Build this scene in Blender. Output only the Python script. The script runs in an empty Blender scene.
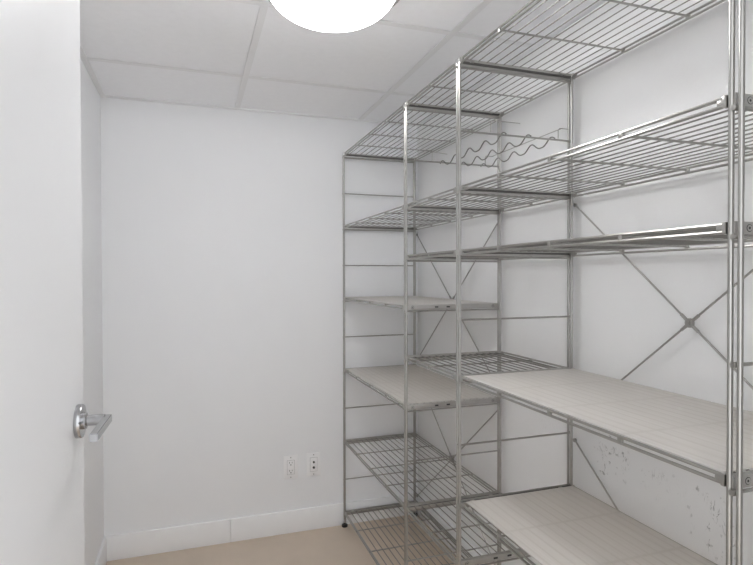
import bpy, bmesh, math, random
from mathutils import Vector, Matrix
random.seed(4)
scene = bpy.context.scene
COL = scene.collection
R = math.radians

# ------------------------------------------------------------------ camera
CAM_H = 1.2688
F_PX, YAW, PITCH, ROLL = 542.627, 18.7212, 0.6741, 0.1264
cd = bpy.data.cameras.new('camera')
cd.sensor_width = 36.0
cd.lens = 36.0 * F_PX / 753.0
cd.clip_start = 0.02
cam = bpy.data.objects.new('camera', cd)
COL.objects.link(cam)
cam.matrix_world = (Matrix.Translation((0, 0, CAM_H)) @ Matrix.Rotation(R(-YAW), 4, 'Z')
                    @ Matrix.Rotation(R(90 - PITCH), 4, 'X') @ Matrix.Rotation(R(-ROLL), 4, 'Z'))
scene.camera = cam

# ------------------------------------------------------------------ world, exposure
WORLD_STRENGTH = 1.85
LAMP_STRENGTH = 6.0
BULB_WATTS = 15.5
w = bpy.data.worlds.new('world')
scene.world = w
w.use_nodes = True
bg = w.node_tree.nodes['Background']
bg.inputs['Color'].default_value = (0.945, 0.975, 1.0, 1)
bg.inputs['Strength'].default_value = WORLD_STRENGTH
vs = scene.view_settings
vs.view_transform = 'Standard'
vs.look = 'None'
vs.gamma = 1
vs.exposure = 0.16
vs.use_curve_mapping = False

# white rooms need many diffuse bounces
scene.cycles.max_bounces = 20
scene.cycles.diffuse_bounces = 14
scene.cycles.glossy_bounces = 6
scene.cycles.transparent_max_bounces = 16

# ------------------------------------------------------------------ materials
def mat(name, color, rough=0.5, metal=0.0, noise=0.0, nscale=8.0, bump=0.0, bscale=60.0):
    m = bpy.data.materials.new(name)
    m.use_nodes = True
    nt = m.node_tree
    b = nt.nodes['Principled BSDF']
    b.inputs['Base Color'].default_value = (*color, 1)
    b.inputs['Roughness'].default_value = rough
    b.inputs['Metallic'].default_value = metal
    if noise or bump:
        tc = nt.nodes.new('ShaderNodeTexCoord')
    if noise:
        n = nt.nodes.new('ShaderNodeTexNoise')
        n.inputs['Scale'].default_value = nscale
        n.inputs['Detail'].default_value = 6
        nt.links.new(tc.outputs['Object'], n.inputs['Vector'])
        r = nt.nodes.new('ShaderNodeValToRGB')
        r.color_ramp.elements[0].position = 0.3
        r.color_ramp.elements[1].position = 0.7
        r.color_ramp.elements[0].color = (*[c * (1 - noise) for c in color], 1)
        r.color_ramp.elements[1].color = (*[min(1, c * (1 + noise)) for c in color], 1)
        nt.links.new(n.outputs['Fac'], r.inputs['Fac'])
        nt.links.new(r.outputs['Color'], b.inputs['Base Color'])
    if bump:
        n2 = nt.nodes.new('ShaderNodeTexNoise')
        n2.inputs['Scale'].default_value = bscale
        n2.inputs['Detail'].default_value = 4
        nt.links.new(tc.outputs['Object'], n2.inputs['Vector'])
        bp = nt.nodes.new('ShaderNodeBump')
        bp.inputs['Strength'].default_value = bump
        bp.inputs['Distance'].default_value = 0.002
        nt.links.new(n2.outputs['Fac'], bp.inputs['Height'])
        nt.links.new(bp.outputs['Normal'], b.inputs['Normal'])
    return m

M_WALL = mat('wall_paint', (0.875, 0.885, 0.90), 0.55, 0, 0.008, 3, 0.12, 90)
M_CEIL = mat('ceiling_tile', (0.92, 0.93, 0.95), 0.8, 0, 0.012, 40, 0.15, 220)
M_GRID = mat('grid_paint', (0.84, 0.845, 0.855), 0.45)
M_TRIM = mat('trim_paint', (0.92,0.925,0.935), 0.4)
M_DOOR = mat('door_paint', (0.80, 0.805, 0.815), 0.32, 0, 0.005, 5, 0.06, 50)
M_FLOOR = mat('floor_vinyl', (0.62, 0.52, 0.42), 0.32, 0, 0.05, 6, 0.05, 40)
M_STEEL = mat('brushed_steel', (0.43, 0.42, 0.40), 0.28, 1.0, 0.06, 30)
M_DARK = mat('end_plate_shade', (0.17, 0.165, 0.158), 0.5, 0.8)  # shade put into the colour, for the inner side of end plates
M_WIRE = mat('grey_wire', (0.27, 0.262, 0.248), 0.35, 1.0)
M_ZINC = mat('plated_steel', (0.50, 0.49, 0.475), 0.38, 1.0, 0.05, 25)
M_CAP = mat('polished_steel', (0.86, 0.86, 0.85), 0.22, 1.0)
M_CHROME = mat('satin_chrome', (0.46, 0.46, 0.47), 0.2, 1.0)
M_NICKEL = mat('lamp_nickel', (0.55, 0.54, 0.53), 0.25, 1.0)
M_RUBBER = mat('black_rubber', (0.015, 0.014, 0.014), 0.6)
M_PLATE = mat('white_plastic', (0.93, 0.93, 0.94), 0.3)
M_GAP = mat('grey_seam', (0.42, 0.42, 0.42), 0.6)
M_HOLE = mat('dark_slot', (0.05, 0.05, 0.05), 0.6)
M_SCREW = mat('screw_metal', (0.35, 0.34, 0.33), 0.35, 1.0)

def wall_right_material():
    m = mat('scuffed_wall_paint', (0.80, 0.802, 0.802), 0.55, 0, 0, 3, 0.12, 90)
    nt = m.node_tree
    b = nt.nodes['Principled BSDF']
    tc = nt.nodes.new('ShaderNodeTexCoord')
    sep = nt.nodes.new('ShaderNodeSeparateXYZ')
    nt.links.new(tc.outputs['Object'], sep.inputs[0])
    def math_node(op, a, bb=None, c=None):
        n = nt.nodes.new('ShaderNodeMath'); n.operation = op
        for i, v in enumerate((a, bb, c)):
            if v is None: continue
            if isinstance(v, (int, float)): n.inputs[i].default_value = v
            else: nt.links.new(v, n.inputs[i])
        return n.outputs[0]
    def blob(cy, cz, ry, rz):
        dy = math_node('DIVIDE', math_node('SUBTRACT', sep.outputs['Y'], cy), ry)
        dz = math_node('DIVIDE', math_node('SUBTRACT', sep.outputs['Z'], cz), rz)
        d = math_node('ADD', math_node('MULTIPLY', dy, dy), math_node('MULTIPLY', dz, dz))
        return math_node('MAXIMUM', math_node('SUBTRACT', 1.0, d), 0.0)
    mask = math_node('MULTIPLY', blob(1.255, 0.765, 0.075, 0.12), 1.5)
    mask = math_node('ADD', mask, math_node('MULTIPLY', blob(1.09, 0.73, 0.08, 0.07), 0.5))
    mask = math_node('ADD', mask, blob(0.935, 0.70, 0.085, 0.10))
    mask = math_node('ADD', mask, math_node('MULTIPLY', blob(1.55, 0.80, 0.10, 0.06), 0.3))
    # thin scratchy contour lines of a noise plus small dabs
    n = nt.nodes.new('ShaderNodeTexNoise'); n.inputs['Scale'].default_value = 47
    n.inputs['Detail'].default_value = 3; n.inputs['Distortion'].default_value = 1.2
    vm = nt.nodes.new('ShaderNodeMapping'); vm.inputs['Scale'].default_value = (1, 1.3, 0.42)
    nt.links.new(tc.outputs['Object'], vm.inputs['Vector'])
    nt.links.new(vm.outputs[0], n.inputs['Vector'])
    line = math_node('ABSOLUTE', math_node('SUBTRACT', n.outputs['Fac'], 0.5))
    line = math_node('MAXIMUM', math_node('SUBTRACT', 1.0, math_node('MULTIPLY', line, 55.0)), 0.0)
    n2 = nt.nodes.new('ShaderNodeTexNoise'); n2.inputs['Scale'].default_value = 60
    n2.inputs['Detail'].default_value = 5
    nt.links.new(tc.outputs['Object'], n2.inputs['Vector'])
    dab = math_node('MULTIPLY', math_node('MAXIMUM', math_node('SUBTRACT', n2.outputs['Fac'], 0.62), 0.0), 14.0)
    n3 = nt.nodes.new('ShaderNodeTexNoise'); n3.inputs['Scale'].default_value = 22
    nt.links.new(tc.outputs['Object'], n3.inputs['Vector'])
    gate = math_node('MULTIPLY', math_node('MAXIMUM', math_node('SUBTRACT', n3.outputs['Fac'], 0.5), 0.0), 9.0)
    s = math_node('MULTIPLY', math_node('ADD', math_node('MULTIPLY', line, gate), dab), mask)
    s = math_node('MINIMUM', math_node('MULTIPLY', s, 0.85), 0.6)
    mix = nt.nodes.new('ShaderNodeMix'); mix.data_type = 'RGBA'
    nt.links.new(s, mix.inputs[0])
    mix.inputs[6].default_value = (0.80, 0.802, 0.802, 1)
    mix.inputs[7].default_value = (0.16, 0.155, 0.15, 1)
    nt.links.new(mix.outputs[2], b.inputs['Base Color'])
    return m
M_SCUFF = wall_right_material()

def board_material():
    """clear plastic sheet gone milky: see-through, with a good deal of haze"""
    m = bpy.data.materials.new('milky_plastic_sheet')
    m.use_nodes = True
    nt = m.node_tree
    nt.nodes.remove(nt.nodes['Principled BSDF'])
    out = nt.nodes['Material Output']
    def mix(fac, a, b):
        n = nt.nodes.new('ShaderNodeMixShader')
        if isinstance(fac, float): n.inputs[0].default_value = fac
        else: nt.links.new(fac, n.inputs[0])
        nt.links.new(a, n.inputs[1]); nt.links.new(b, n.inputs[2])
        return n.outputs[0]
    # long faint scratches along the sheet
    tc = nt.nodes.new('ShaderNodeTexCoord')
    mp = nt.nodes.new('ShaderNodeMapping'); mp.inputs['Scale'].default_value = (150, 2.5, 1)
    nt.links.new(tc.outputs['Object'], mp.inputs['Vector'])
    ns = nt.nodes.new('ShaderNodeTexNoise'); ns.inputs['Scale'].default_value = 1.0; ns.inputs['Detail'].default_value = 3
    nt.links.new(mp.outputs[0], ns.inputs['Vector'])
    rp = nt.nodes.new('ShaderNodeValToRGB')
    rp.color_ramp.elements[0].position = 0.35; rp.color_ramp.elements[0].color = (0.82, 0.805, 0.785, 1)
    rp.color_ramp.elements[1].position = 0.72; rp.color_ramp.elements[1].color = (0.91, 0.90, 0.885, 1)
    nt.links.new(ns.outputs['Fac'], rp.inputs['Fac'])
    # dark lines painted in where the wires below block light through the sheet
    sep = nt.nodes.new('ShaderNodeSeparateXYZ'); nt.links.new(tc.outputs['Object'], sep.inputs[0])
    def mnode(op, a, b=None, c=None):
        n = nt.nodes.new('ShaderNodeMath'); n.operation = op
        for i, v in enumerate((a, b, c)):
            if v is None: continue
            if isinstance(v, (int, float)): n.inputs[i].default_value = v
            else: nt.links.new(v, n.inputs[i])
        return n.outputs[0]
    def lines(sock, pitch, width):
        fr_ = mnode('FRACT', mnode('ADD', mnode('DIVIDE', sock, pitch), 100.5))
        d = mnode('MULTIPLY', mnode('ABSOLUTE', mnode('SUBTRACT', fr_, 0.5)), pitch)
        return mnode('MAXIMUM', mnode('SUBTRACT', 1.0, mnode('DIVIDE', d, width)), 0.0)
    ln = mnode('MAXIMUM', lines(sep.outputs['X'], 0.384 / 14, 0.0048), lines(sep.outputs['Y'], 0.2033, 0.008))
    stripe_noise = nt.nodes.new('ShaderNodeTexNoise'); stripe_noise.inputs['Scale'].default_value = 6
    nt.links.new(tc.outputs['Object'], stripe_noise.inputs['Vector'])
    lf = mnode('MULTIPLY', ln, mnode('MULTIPLY', stripe_noise.outputs['Fac'], 0.62))
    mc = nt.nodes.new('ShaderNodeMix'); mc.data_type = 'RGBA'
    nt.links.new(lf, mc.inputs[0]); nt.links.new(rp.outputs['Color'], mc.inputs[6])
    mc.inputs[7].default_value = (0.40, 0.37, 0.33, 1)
    df = nt.nodes.new('ShaderNodeBsdfDiffuse'); nt.links.new(mc.outputs[2], df.inputs['Color'])
    tl = nt.nodes.new('ShaderNodeBsdfTranslucent'); tl.inputs['Color'].default_value = (0.93, 0.92, 0.90, 1)
    tr = nt.nodes.new('ShaderNodeBsdfTransparent'); tr.inputs['Color'].default_value = (0.97, 0.95, 0.925, 1)
    haze = mix(0.45, df.outputs[0], tl.outputs[0])
    body = mix(BOARD_CLEAR, haze, tr.outputs[0])
    nt.links.new(body, out.inputs['Surface'])
    return m
BOARD_CLEAR = 0.32
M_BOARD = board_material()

def glow_material():
    m = bpy.data.materials.new('lit_frosted_glass')
    m.use_nodes = True
    b = m.node_tree.nodes['Principled BSDF']
    b.inputs['Base Color'].default_value = (0.9, 0.9, 0.9, 1)
    b.inputs['Roughness'].default_value = 0.3
    b.inputs['Emission Color'].default_value = (0.985, 0.99, 1.0, 1)
    b.inputs['Emission Strength'].default_value = LAMP_STRENGTH
    nt = m.node_tree                                    # thin milk glass lets part of the bulb's light straight through
    tr = nt.nodes.new('ShaderNodeBsdfTransparent')
    mx = nt.nodes.new('ShaderNodeMixShader'); mx.inputs[0].default_value = 0.4
    nt.links.new(b.outputs[0], mx.inputs[1]); nt.links.new(tr.outputs[0], mx.inputs[2])
    nt.links.new(mx.outputs[0], nt.nodes['Material Output'].inputs['Surface'])
    return m
M_GLOW = glow_material()

# ------------------------------------------------------------------ mesh helpers
def world_loc(o):
    v = Vector((0, 0, 0))
    while o is not None:
        v += o.location
        o = o.parent
    return v

def obj(name, bm, material, parent=None, origin=None, smooth=True):
    """bm is in world coordinates; the object's origin is moved to `origin` (or bbox centre)"""
    bmesh.ops.recalc_face_normals(bm, faces=bm.faces)
    pts = [v.co for v in bm.verts]
    if origin is None:
        lo = Vector([min(p[i] for p in pts) for i in range(3)])
        hi = Vector([max(p[i] for p in pts) for i in range(3)])
        origin = (lo + hi) / 2
    origin = Vector(origin)
    bmesh.ops.translate(bm, verts=bm.verts, vec=-origin)
    me = bpy.data.meshes.new(name)
    bm.to_mesh(me); bm.free()
    mats = material if isinstance(material, (list, tuple)) else [material]
    for m in mats: me.materials.append(m)
    if smooth:
        for p in me.polygons: p.use_smooth = True
        me.set_sharp_from_angle(angle=R(38))
    o = bpy.data.objects.new(name, me)
    COL.objects.link(o)
    if parent is not None:
        o.parent = parent
        o.location = origin - world_loc(parent)
    else:
        o.location = origin
    return o

def tag(o, label=None, cat=None, group=None, kind=None):
    if label: o['label'] = label
    if cat: o['category'] = cat
    if group: o['group'] = group
    if kind: o['kind'] = kind
    return o

def thing(name, loc, label, cat, group=None):
    o = bpy.data.objects.new(name, None)
    o.empty_display_size = 0.05
    COL.objects.link(o)
    o.location = loc
    return tag(o, label, cat, group)

def struct(name, bm, m, parent=None):
    o = obj(name, bm, m, parent)
    if parent is None: o['kind'] = 'structure'
    return o

def box(bm, x0, x1, y0, y1, z0, z1, bevel=0.0, mi=0):
    r = bmesh.ops.create_cube(bm, size=1.0)
    for v in r['verts']:
        v.co = Vector(((x0 + x1) / 2 + v.co.x * (x1 - x0), (y0 + y1) / 2 + v.co.y * (y1 - y0),
                       (z0 + z1) / 2 + v.co.z * (z1 - z0)))
    fs = list({f for v in r['verts'] for f in v.link_faces})
    for f in fs: f.material_index = mi
    if bevel:
        es = list({e for v in r['verts'] for e in v.link_edges})
        rr = bmesh.ops.bevel(bm, geom=es, offset=bevel, segments=2, affect='EDGES', profile=0.5)
        for f in rr['faces']: f.material_index = mi
    return bm

def tube(bm, pts, r, seg=8, mi=0):
    """swept round bar through a list of points, capped"""
    pts = [Vector(p) for p in pts]
    n = len(pts)
    rings = []
    up = None
    for i, p in enumerate(pts):
        if i == 0: t = pts[1] - pts[0]
        elif i == n - 1: t = pts[-1] - pts[-2]
        else: t = (pts[i + 1] - p).normalized() + (p - pts[i - 1]).normalized()
        t.normalize()
        if up is None:
            up = Vector((0, 0, 1)) if abs(t.z) < 0.9 else Vector((1, 0, 0))
        a = (up - t * up.dot(t)).normalized()
        up = a
        b = t.cross(a)
        rings.append([bm.verts.new(p + (a * math.cos(2 * math.pi * k / seg) + b * math.sin(2 * math.pi * k / seg)) * r)
                      for k in range(seg)])
    for i in range(n - 1):
        for k in range(seg):
            f = bm.faces.new((rings[i][k], rings[i][(k + 1) % seg], rings[i + 1][(k + 1) % seg], rings[i + 1][k]))
            f.material_index = mi
    for rg in (rings[0], rings[-1]):
        f = bm.faces.new(rg); f.material_index = mi
    return bm

def lathe(bm, prof, center, axis='Z', seg=48, mi=0):
    """prof: list of (radius, height along axis)"""
    c = Vector(center)
    A = {'Z': (Vector((1, 0, 0)), Vector((0, 1, 0)), Vector((0, 0, 1))),
         'Y': (Vector((1, 0, 0)), Vector((0, 0, 1)), Vector((0, 1, 0))),
         'X': (Vector((0, 1, 0)), Vector((0, 0, 1)), Vector((1, 0, 0)))}[axis] if isinstance(axis, str) else axis
    rings = []
    for (r, h) in prof:
        if r < 1e-6:
            rings.append([bm.verts.new(c + A[2] * h)])
        else:
            rings.append([bm.verts.new(c + (A[0] * math.cos(2 * math.pi * k / seg) + A[1] * math.sin(2 * math.pi * k / seg)) * r + A[2] * h)
                          for k in range(seg)])
    for a, b in zip(rings, rings[1:]):
        for k in range(seg):
            k2 = (k + 1) % seg
            if len(a) == 1 and len(b) == 1: continue
            if len(a) == 1: f = bm.faces.new((a[0], b[k], b[k2]))
            elif len(b) == 1: f = bm.faces.new((a[k], a[k2], b[0]))
            else: f = bm.faces.new((a[k], a[k2], b[k2], b[k]))
            f.material_index = mi
    for rg in (rings[0], rings[-1]):
        if len(rg) > 1:
            f = bm.faces.new(rg); f.material_index = mi
    return bm

NB = bmesh.new

# ------------------------------------------------------------------ room dimensions
XL, XR = -0.381, 1.137          # left and right wall faces
YB = 2.672                      # back wall face
YN0, YN1 = 0.10, 0.22           # near wall with the doorway
ZC = 2.064
HINGE = Vector((-0.205, 0.287))
DX0, DX1, DZ = -0.24, 0.60, 2.0     # doorway opening

# floor
struct('floor', box(NB(), -1.6, 1.9, -1.6, YB + 0.1, -0.05, 0.0), M_FLOOR)
# walls
struct('wall_back', box(NB(), XL - 0.1, XR + 0.1, YB, YB + 0.1, 0, ZC + 0.06), M_WALL)
struct('wall_left', box(NB(), XL - 0.1, XL, YN0, YB, 0, ZC + 0.06), M_WALL)
tag(obj('wall_right', box(NB(), XR, XR + 0.1, YN0, YB, 0, ZC + 0.06), M_SCUFF, None, (0, 0, 0)), kind='structure')
bm = NB()
box(bm, XL, DX0, YN0, YN1, 0, ZC + 0.06)
box(bm, DX1, XR, YN0, YN1, 0, ZC + 0.06)
box(bm, DX0, DX1, YN0, YN1, DZ, ZC + 0.06)
struct('wall_front', bm, M_WALL)
# baseboards with a small eased top edge
BH, BT = 0.111, 0.012
def base_run(name, x0, x1, y0, y1):
    struct(name, box(NB(), x0, x1, y0, y1, 0.0, BH, 0.003), M_TRIM)
bm = NB()                                               # two lengths meeting in a butt joint
box(bm, XL, 0.1645, YB - BT, YB, 0.0, BH, 0.003)
box(bm, 0.1655, XR, YB - BT, YB, 0.0, BH, 0.003)
struct('baseboard_back', bm, M_TRIM)
base_run('baseboard_left', XL, XL + BT, YN1, YB - BT)
base_run('baseboard_right', XR - BT, XR, YN1, YB - BT)

# suspended ceiling: lay-in tiles, white T grid and wall angle
GX = [0.2047 + 0.6096 * k for k in range(-1, 3)]
GY = [2.228 - 0.6096 * k for k in range(-1, 5)]
bm = NB()
for gx0, gx1 in zip(GX, GX[1:]):
    for gy1, gy0 in zip(GY, GY[1:]):
        a0, a1 = max(gx0 + 0.0121, XL), min(gx1 - 0.0132, XR)
        b0, b1 = max(gy0 + 0.0121, YN1), min(gy1 - 0.0138, YB)
        if a1 - a0 > 0.02 and b1 - b0 > 0.02:
            box(bm, a0, a1, b0, b1, ZC + 0.003, ZC + 0.02)
box(bm, XL, XR, YN1, YB, ZC + 0.03, ZC + 0.06)
struct('ceiling', bm, M_CEIL)
bm = NB()
for gx in GX:
    if XL < gx - 0.02 and gx + 0.02 < XR: box(bm, gx - 0.012, gx + 0.012, YN1, YB, ZC + 0.0008, ZC + 0.0035)
for gy in GY:
    if YN1 < gy < YB: box(bm, XL, XR, gy - 0.012, gy + 0.012, ZC + 0.001, ZC + 0.0032)
struct('trim_1', bm, M_GRID)
bm = NB()
def angle_run(x0, x1, y0, y1, horiz):
    box(bm, x0, x1, y0, y1, ZC - 0.002, ZC + 0.003, 0.0008)
angle_run(XL, XL + 0.022, YN1, YB, 0)
angle_run(XR - 0.022, XR, YN1, YB, 0)
angle_run(XL + 0.022, XR - 0.022, YB - 0.022, YB, 1)
angle_run(XL + 0.022, XR - 0.022, YN1, YN1 + 0.022, 1)
struct('trim_2', bm, M_GRID)

# ------------------------------------------------------------------ door, standing open at the left
dd = Vector((0.0367, 0.9993)); dn = Vector((0.9993, -0.0367))     # along the leaf, out of its visible face
far = Vector((-0.1775, 1.035))
W_D = 0.755
bm = NB()
hin = far - dd * W_D
c = [hin, far, far - dn * 0.04, hin - dn * 0.04]
lo = [bm.verts.new((p.x, p.y, 0.008)) for p in c]
hi = [bm.verts.new((p.x, p.y, 1.985)) for p in c]
bm.faces.new(lo); bm.faces.new(hi)
for i in range(4): bm.faces.new((lo[i], lo[(i + 1) % 4], hi[(i + 1) % 4], hi[i]))
bmesh.ops.bevel(bm, geom=list(bm.edges), offset=0.002, segments=2, affect='EDGES')
door = tag(obj('door_1', bm, M_DOOR), kind='structure')
hb = far - dd * 0.046                                   # centre of the rose on the leaf
HZ = 1.034
d3, n3, u3 = Vector((dd.x, dd.y, 0)), Vector((dn.x, dn.y, 0)), Vector((0, 0, 1))
hc = Vector((hb.x, hb.y, HZ))
AX = (d3, u3, n3)
bm = NB()
lathe(bm, [(0.0, 0.0), (0.0268, 0.0), (0.0272, 0.001), (0.0272, 0.0075), (0.0262, 0.009), (0.0, 0.009)], hc, AX, 40)
lathe(bm, [(0.0, 0.009), (0.0135, 0.009), (0.0135, 0.014), (0.0085, 0.0155), (0.0085, 0.026), (0.0088, 0.0275), (0.0088, 0.041), (0.0, 0.041)], hc, AX, 28)
hd = obj('door_handle', bm, M_CHROME, door); hd['label'] = 'satin chrome lever handle on a round rose'
# square lever running back from the neck to the hinge side
bm = NB()
r = bmesh.ops.create_cube(bm, size=1.0)
L = 0.118
for v in r['verts']:
    q = hc + d3 * (0.0085 - L / 2 + v.co.x * L) + u3 * (v.co.y * 0.0125) + n3 * (0.0450 + v.co.z * 0.0110)
    v.co = q
bmesh.ops.bevel(bm, geom=list(bm.edges), offset=0.0009, segments=2, affect='EDGES')
obj('lever', bm, M_CHROME, hd)
bm = NB()
lathe(bm, [(0.0, 0.0), (0.0025, 0.0), (0.0025, 0.0008), (0.0, 0.0008)], hc + u3 * 0.001 - d3 * 0.0205 + n3 * 0.009, AX, 12)
obj('privacy_pin_hole', bm, M_HOLE, hd)
# hinges of the leaf
for hz in (0.25, 1.0, 1.75):
    bm = NB()
    hp = hin + dn * 0.005
    tube(bm, [(hp.x, hp.y, hz - 0.045), (hp.x, hp.y, hz + 0.045)], 0.006, 10)
    obj('hinge', bm, M_CHROME, door)

# ------------------------------------------------------------------ shelving unit
XF, XRR = 0.723, 1.107
YF = [2.644, 1.808, 1.399, 0.5605]
DS, K0 = 0.1805, 1.684
def rz(k): return K0 - DS * k
POST_R, POST_S = 0.0040, 0.0074
TOP = 1.886

rack = thing('shelving_unit', ((XF + XRR) / 2, 1.6, 0),
             'tall open stainless steel wire shelving unit of three bays along the right wall', 'shelf')

for y in YF:
    for x in (XF, XRR):
        bm = NB()
        for s in (-1, 1):
            tube(bm, [(x, y + s * POST_S, 0.022), (x, y + s * POST_S, TOP - 0.004)], POST_R, 12)
        box(bm, x - 0.004, x + 0.004, y - 0.0085, y + 0.0085, 0.02, 0.034, 0.001)
        post = obj('post', bm, M_STEEL, rack)
        bm = NB()                                       # bridge closing the two tubes at the top
        box(bm, x - 0.0058, x + 0.0058, y - 0.0128, y + 0.0128, TOP - 0.010, TOP + 0.004, 0.003)
        cap = obj('post_cap', bm, M_CAP, post); cap['label'] = 'bright polished cap'
        bm = NB()
        lathe(bm, [(0.0, 0.0), (0.0140, 0.0), (0.0154, 0.003), (0.0148, 0.010), (0.006, 0.014), (0.005, 0.024), (0.0, 0.024)], (x, y, 0.0), 'Z', 24)
        ft = obj('foot', bm, M_RUBBER, post); ft['label'] = 'black rubber foot'
    for k in range(-1, 10):
        bm = NB()
        z = rz(k)
        tube(bm, [(XF + 0.0, y, z), (XRR, y, z)], 0.0029, 8)
        for x in (XF, XRR):                             # little fixing nuts between the tubes
            lathe(bm, [(0.0, -0.0062), (0.0042, -0.0062), (0.0046, -0.004), (0.0046, 0.004), (0.0042, 0.0062), (0.0, 0.0062)], (x, y, z), 'X', 12)
        obj('rung', bm, M_STEEL, rack)

SH_T, SH_B = 0.0215, 0.0045
X0S, X1S = XF, XRR
END = 0.0125
def shelf(k, ya, yb, cross):
    """wire shelf between frames at ya (far) and yb (near)"""
    top, bot = rz(k) + SH_T, rz(k) + SH_B
    ye, ys = ya - END, yb + END
    pe, ps = ya - 0.0019, yb + 0.0019
    bm = NB()
    n = 13
    pitch = (X1S - X0S) / (n + 1)
    for i in range(1, n + 1):
        x = X0S + pitch * i
        tube(bm, [(x, ys, top - 0.0036), (x, ye, top - 0.0036)], 0.0016, 6)
    sh = obj('wire_shelf', bm, M_WIRE, rack)
    for x in (X0S, X1S):
        bm = NB()
        for z in (top - 0.003, bot + 0.003):
            tube(bm, [(x, ys, z), (x, ye, z)], 0.0030, 8)
        for j in range(1, cross + 1):                   # spacer blocks between the two bars
            yy = ys + (ye - ys) * j / (cross + 1)
            box(bm, x - 0.0028, x + 0.0028, yy - 0.005, yy + 0.005, bot + 0.003, top - 0.004, 0.0008)
        for yy, s in ((ys, 1), (ye, -1)):
            box(bm, x - 0.0040, x + 0.0040, min(yy, yy + s * 0.006), max(yy, yy + s * 0.006), bot - 0.0003, top + 0.0003, 0.0006)
            box(bm, x - 0.0028, x + 0.0028, min(yy, yy + s * 0.016), max(yy, yy + s * 0.016), bot + 0.0045, top - 0.0045, 0.0008)
        obj('rail', bm, M_STEEL, sh)
    for j in range(1, cross + 1):
        bm = NB()
        yy = ys + (ye - ys) * j / (cross + 1)
        tube(bm, [(X0S, yy, top - 0.0072), (X1S, yy, top - 0.0074)], 0.0026, 8)
        obj('cross_bar', bm, M_STEEL, sh)
    for yy, s in ((ps, 1), (pe, -1)):
        bm = NB()
        box(bm, XF - 0.001, XRR + 0.001, yy - 0.0014, yy + 0.0014, bot - 0.0005, top + 0.0005, 0.0005)
        box(bm, XF + 0.006, XRR - 0.006, min(yy + s * 0.0014, yy + s * 0.0024), max(yy + s * 0.0014, yy + s * 0.0024), bot + 0.0055, top - 0.0040, 0, 2)  # added dark strip that paints the shade inside the plate
        # flange bars inside the end plate
        tube(bm, [(X0S, yy + s * 0.0128, top - 0.0040), (X1S, yy + s * 0.0128, top - 0.0040)], 0.0030, 8)
        for xs in (XF + 0.04, XRR - 0.04): box(bm, xs - 0.006, xs + 0.006, min(yy, yy + s * 0.0125), max(yy, yy + s * 0.0125), top - 0.006, top - 0.003)
        # screws and slots on the outer face
        for xs in (XF + 0.027, XRR - 0.027):
            lathe(bm, [(0.0, 0.0), (0.0046, 0.0), (0.0046, 0.0008), (0.0036, 0.0010), (0.0032, 0.0004), (0.0, 0.0004)],
                  (xs, yy - s * 0.0014, (top + bot) / 2), (Vector((1, 0, 0)), Vector((0, 0, 1)), Vector((0, -s, 0))), 16)
            lathe(bm, [(0.0, 0.0004), (0.0019, 0.0004), (0.0019, 0.0006), (0.0, 0.0006)],
                  (xs, yy - s * 0.0014, (top + bot) / 2), (Vector((1, 0, 0)), Vector((0, 0, 1)), Vector((0, -s, 0))), 10, 1)
            lathe(bm, [(0.0046, 0.0), (0.0056, 0.0), (0.0056, 0.0003), (0.0046, 0.0003)],
                  (xs, yy - s * 0.0014, (top + bot) / 2), (Vector((1, 0, 0)), Vector((0, 0, 1)), Vector((0, -s, 0))), 16, 1)
        for xs in (0.845, 0.892):
            box(bm, xs - 0.007, xs + 0.007, yy - s * 0.0014 - 0.0002, yy - s * 0.0014 + 0.0002, (top + bot) / 2 - 0.0028, (top + bot) / 2 + 0.0028, 0, 1)
        obj('end_plate', bm, [M_ZINC, M_HOLE, M_DARK], sh)
    return sh

for k in (-1, 1, 3, 5, 7, 9): shelf(k, YF[0], YF[1], 3)
for k in (-1, 1, 2, 4, 7): shelf(k, YF[1], YF[2], 1)
for k in (-1, 1, 2, 4, 6): shelf(k, YF[2], YF[3], 3)

# crossed rods behind the two wide bays
XBR = XRR + 0.0095
def brace(ya, yb, zt, zb):
    yc, zc = (ya + yb) / 2, (zt + zb) / 2
    bm = NB()
    lathe(bm, [(0.0, -0.0035), (0.011, -0.0035), (0.0115, -0.002), (0.0115, 0.002), (0.011, 0.0035), (0.0, 0.0035)], (XBR, yc, zc), 'X', 20)
    lathe(bm, [(0.0, -0.0055), (0.0045, -0.0055), (0.005, -0.0035), (0.0, -0.003)], (XBR, yc, zc), 'X', 6)
    br = obj('cross_brace', bm, M_STEEL, rack)
    for yy, s in ((ya, -1), (yb, 1)):
        for z in (zt, zb):
            bm = NB()
            p1 = Vector((XBR, yy + s * 0.012, z)); p0 = Vector((XBR, yc, zc))
            d = (p1 - p0).normalized()
            tube(bm, [p0 + d * 0.008, p1], 0.0026, 8)
            tube(bm, [p0 + d * 0.008, p0 + d * 0.03], 0.0040, 8)
            lathe(bm, [(0.0, -0.003), (0.006, -0.003), (0.006, 0.003), (0.0, 0.003)], p1, 'X', 14)
            obj('rod', bm, M_STEEL, br)
for ya, yb in ((YF[0], YF[1]), (YF[2], YF[3])):
    brace(ya, yb, 1.486, 0.826)
    brace(ya, yb, 0.760, 0.108)

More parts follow.
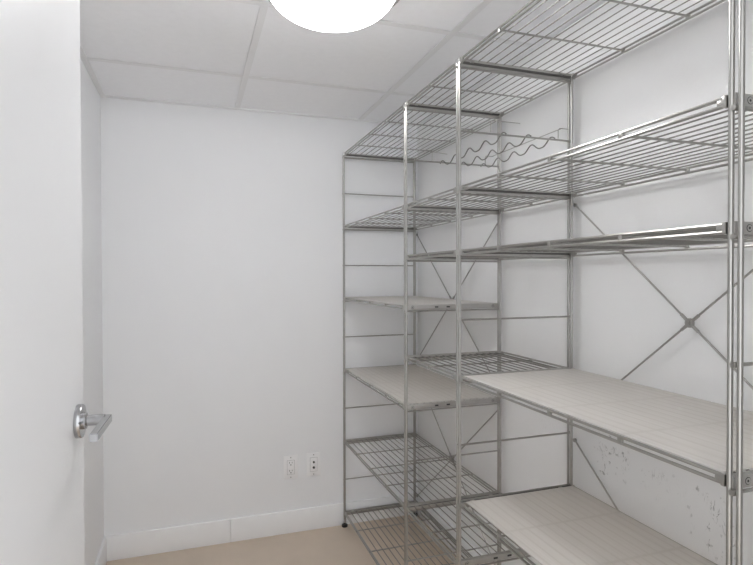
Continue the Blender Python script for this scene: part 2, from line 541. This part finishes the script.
# ------------------------------------------------------------------ wavy wire bottle rack hooked over two rungs
br = thing('bottle_rack', (0.96, (YF[1] + YF[2]) / 2, rz(0)),
           'wavy wire bottle rack hung under the top shelf of the narrow middle bay', 'bottle rack')
PER = (YF[1] - YF[2]) / 4
for x in (0.868, 0.953, 1.037):
    bm = NB()
    pts = []
    for i in range(-4, 4 * 24 + 5):
        t = i / 24
        c = math.cos(2 * math.pi * t)
        z = rz(0) - 0.0040 + 0.0105 * (2 * ((1 + c) / 2) ** 1.5 - 1)
        pts.append((x, YF[1] - PER * t, z))
    tube(bm, pts, 0.0020, 8)
    obj('wavy_wire', bm, M_WIRE, br)
zg = rz(0) + 0.036
bm = NB()
zr = rz(0) + 0.0047
tube(bm, [(1.046, YF[1] , zr), (1.046, YF[1], zg - 0.006), (1.050, YF[1], zg), (1.080, YF[1], zg)], 0.0015, 8)
tube(bm, [(1.074, YF[1] + 0.004, zg), (1.074, YF[2] - 0.004, zg)], 0.0015, 8)
tube(bm, [(1.062, YF[2], zr), (1.062, YF[2], zg - 0.006), (1.068, YF[2], zg), (1.101, YF[2], zg)], 0.0015, 8)
obj('guard_rail', bm, M_STEEL, br)
bm = NB()
tube(bm, [(0.842, YF[1] + 0.004, zg), (0.842, YF[2] - 0.004, zg)], 0.0015, 8)
tube(bm, [(0.828, YF[1], zr), (0.828, YF[1], zg - 0.004), (0.832, YF[1], zg), (0.888, YF[1], zg - 0.004)], 0.0014, 8)
tube(bm, [(0.828, YF[2], zr), (0.828, YF[2], zg), (0.832, YF[2], zg + 0.003), (0.927, YF[2], zg + 0.003)], 0.0015, 8)
obj('guard_rail', bm, M_STEEL, br)

# ------------------------------------------------------------------ milky liner sheets lying on four shelves
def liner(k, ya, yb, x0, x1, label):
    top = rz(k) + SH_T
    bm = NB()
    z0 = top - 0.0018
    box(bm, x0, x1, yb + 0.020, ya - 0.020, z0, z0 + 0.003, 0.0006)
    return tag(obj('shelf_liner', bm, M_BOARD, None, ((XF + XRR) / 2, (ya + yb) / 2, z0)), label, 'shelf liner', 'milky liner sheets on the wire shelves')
xi, xo = X0S + 0.0048, X1S - 0.0048
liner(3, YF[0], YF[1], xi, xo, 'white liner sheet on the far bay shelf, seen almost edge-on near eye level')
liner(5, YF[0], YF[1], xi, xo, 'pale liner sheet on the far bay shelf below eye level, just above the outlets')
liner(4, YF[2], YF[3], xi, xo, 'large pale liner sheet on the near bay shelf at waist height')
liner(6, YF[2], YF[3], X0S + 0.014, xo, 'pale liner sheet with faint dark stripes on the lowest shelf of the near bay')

# ------------------------------------------------------------------ ceiling light
LX, LY = 0.343, 1.362
lamp = thing('ceiling_light', (LX, LY, ZC), 'round flush-mount ceiling light with a glowing frosted glass bowl', 'ceiling light')
bm = NB()
lathe(bm, [(0.0, ZC - 0.001), (0.150, ZC - 0.001), (0.178, ZC - 0.012), (0.187, ZC - 0.030), (0.189, ZC - 0.046), (0.187, ZC - 0.056), (0.181, ZC - 0.058), (0.174, ZC - 0.054), (0.173, ZC - 0.030), (0.0, ZC - 0.028)], (LX, LY, 0), 'Z', 72)
obj('mounting_ring', bm, M_NICKEL, lamp)
bm = NB()
prof = []
for i in range(0, 17):
    a = math.pi / 2 * i / 16
    prof.append((0.171 * math.cos(a) ** 0.85 if i < 16 else 0.0, ZC - 0.047 - 0.092 * math.sin(a)))
lathe(bm, prof, (LX, LY, 0), 'Z', 72)
bw = obj('glass_bowl', bm, M_GLOW, lamp)
# the bulb inside the bowl
ld = bpy.data.lights.new('bulb', 'POINT')
ld.energy = BULB_WATTS
ld.color = (0.985, 0.99, 1.0)
ld.shadow_soft_size = 0.025
bo = bpy.data.objects.new('bulb', ld)
COL.objects.link(bo)
bo.parent = lamp
bo.location = (0, 0, -0.053)

# ------------------------------------------------------------------ two wall plates
def plate(x, z, name, label):
    t = thing(name, (x, YB, z), label, 'wall plate')
    y1 = YB - 0.0065
    bm = NB()
    box(bm, x - 0.035, x + 0.035, y1, YB, z - 0.058, z + 0.058, 0.0030)
    box(bm, x - 0.0186, x + 0.0186, y1 - 0.0002, y1 + 0.001, z - 0.0354, z + 0.0354, 0, 1)
    obj('cover_plate', bm, [M_PLATE, M_GAP], t)
    for s in (-1, 1):
        bm = NB()
        lathe(bm, [(0.0, 0.0), (0.003, 0.0), (0.0026, 0.0012), (0.0, 0.0014)], (x, y1, z + s * 0.0485), (Vector((1, 0, 0)), Vector((0, 0, 1)), Vector((0, -1, 0))), 14)
        obj('screw', bm, M_SCREW, t)
    bm = NB()
    box(bm, x - 0.0172, x + 0.0172, y1 - 0.002, y1 + 0.001, z - 0.034, z + 0.034, 0.001)
    return t, bm, y1 - 0.002
t, bm, yf = plate(0.4542, 0.3245, 'power_outlet', 'white wall plate with two three-pin power sockets, the left one')
ins = obj('socket_insert', bm, M_PLATE, t)
FR = (Vector((1, 0, 0)), Vector((0, 0, 1)), Vector((0, -1, 0)))
for s in (-1, 1):
    zc = 0.3245 + s * 0.0195
    bm = NB()
    box(bm, 0.4542 - 0.0075, 0.4542 - 0.0052, yf - 0.0003, yf + 0.0003, zc + 0.0005, zc + 0.0085)
    box(bm, 0.4542 + 0.0052, 0.4542 + 0.0073, yf - 0.0003, yf + 0.0003, zc + 0.001, zc + 0.0078)
    lathe(bm, [(0.0, -0.0003), (0.0028, -0.0003), (0.0028, 0.0003), (0.0, 0.0003)], (0.4542, yf, zc - 0.0065), FR, 14)
    o = obj('socket_slots', bm, M_HOLE, ins); o['label'] = 'dark slots of one socket'
t, bm, yf = plate(0.569, 0.3265, 'cable_outlet', 'white wall plate with two round cable jacks, the right one nearer the shelving')
ins = obj('jack_insert', bm, M_PLATE, t)
for zc, r in ((0.3265 + 0.0125, 0.0052), (0.3265 - 0.0145, 0.0058)):
    bm = NB()
    lathe(bm, [(0.0, 0.0), (r, 0.0), (r, 0.004), (r * 0.7, 0.0045), (r * 0.6, 0.001), (0.0, 0.001)], (0.569, yf, zc), FR, 18)
    o = obj('jack', bm, M_HOLE, ins); o['label'] = 'dark round jack'
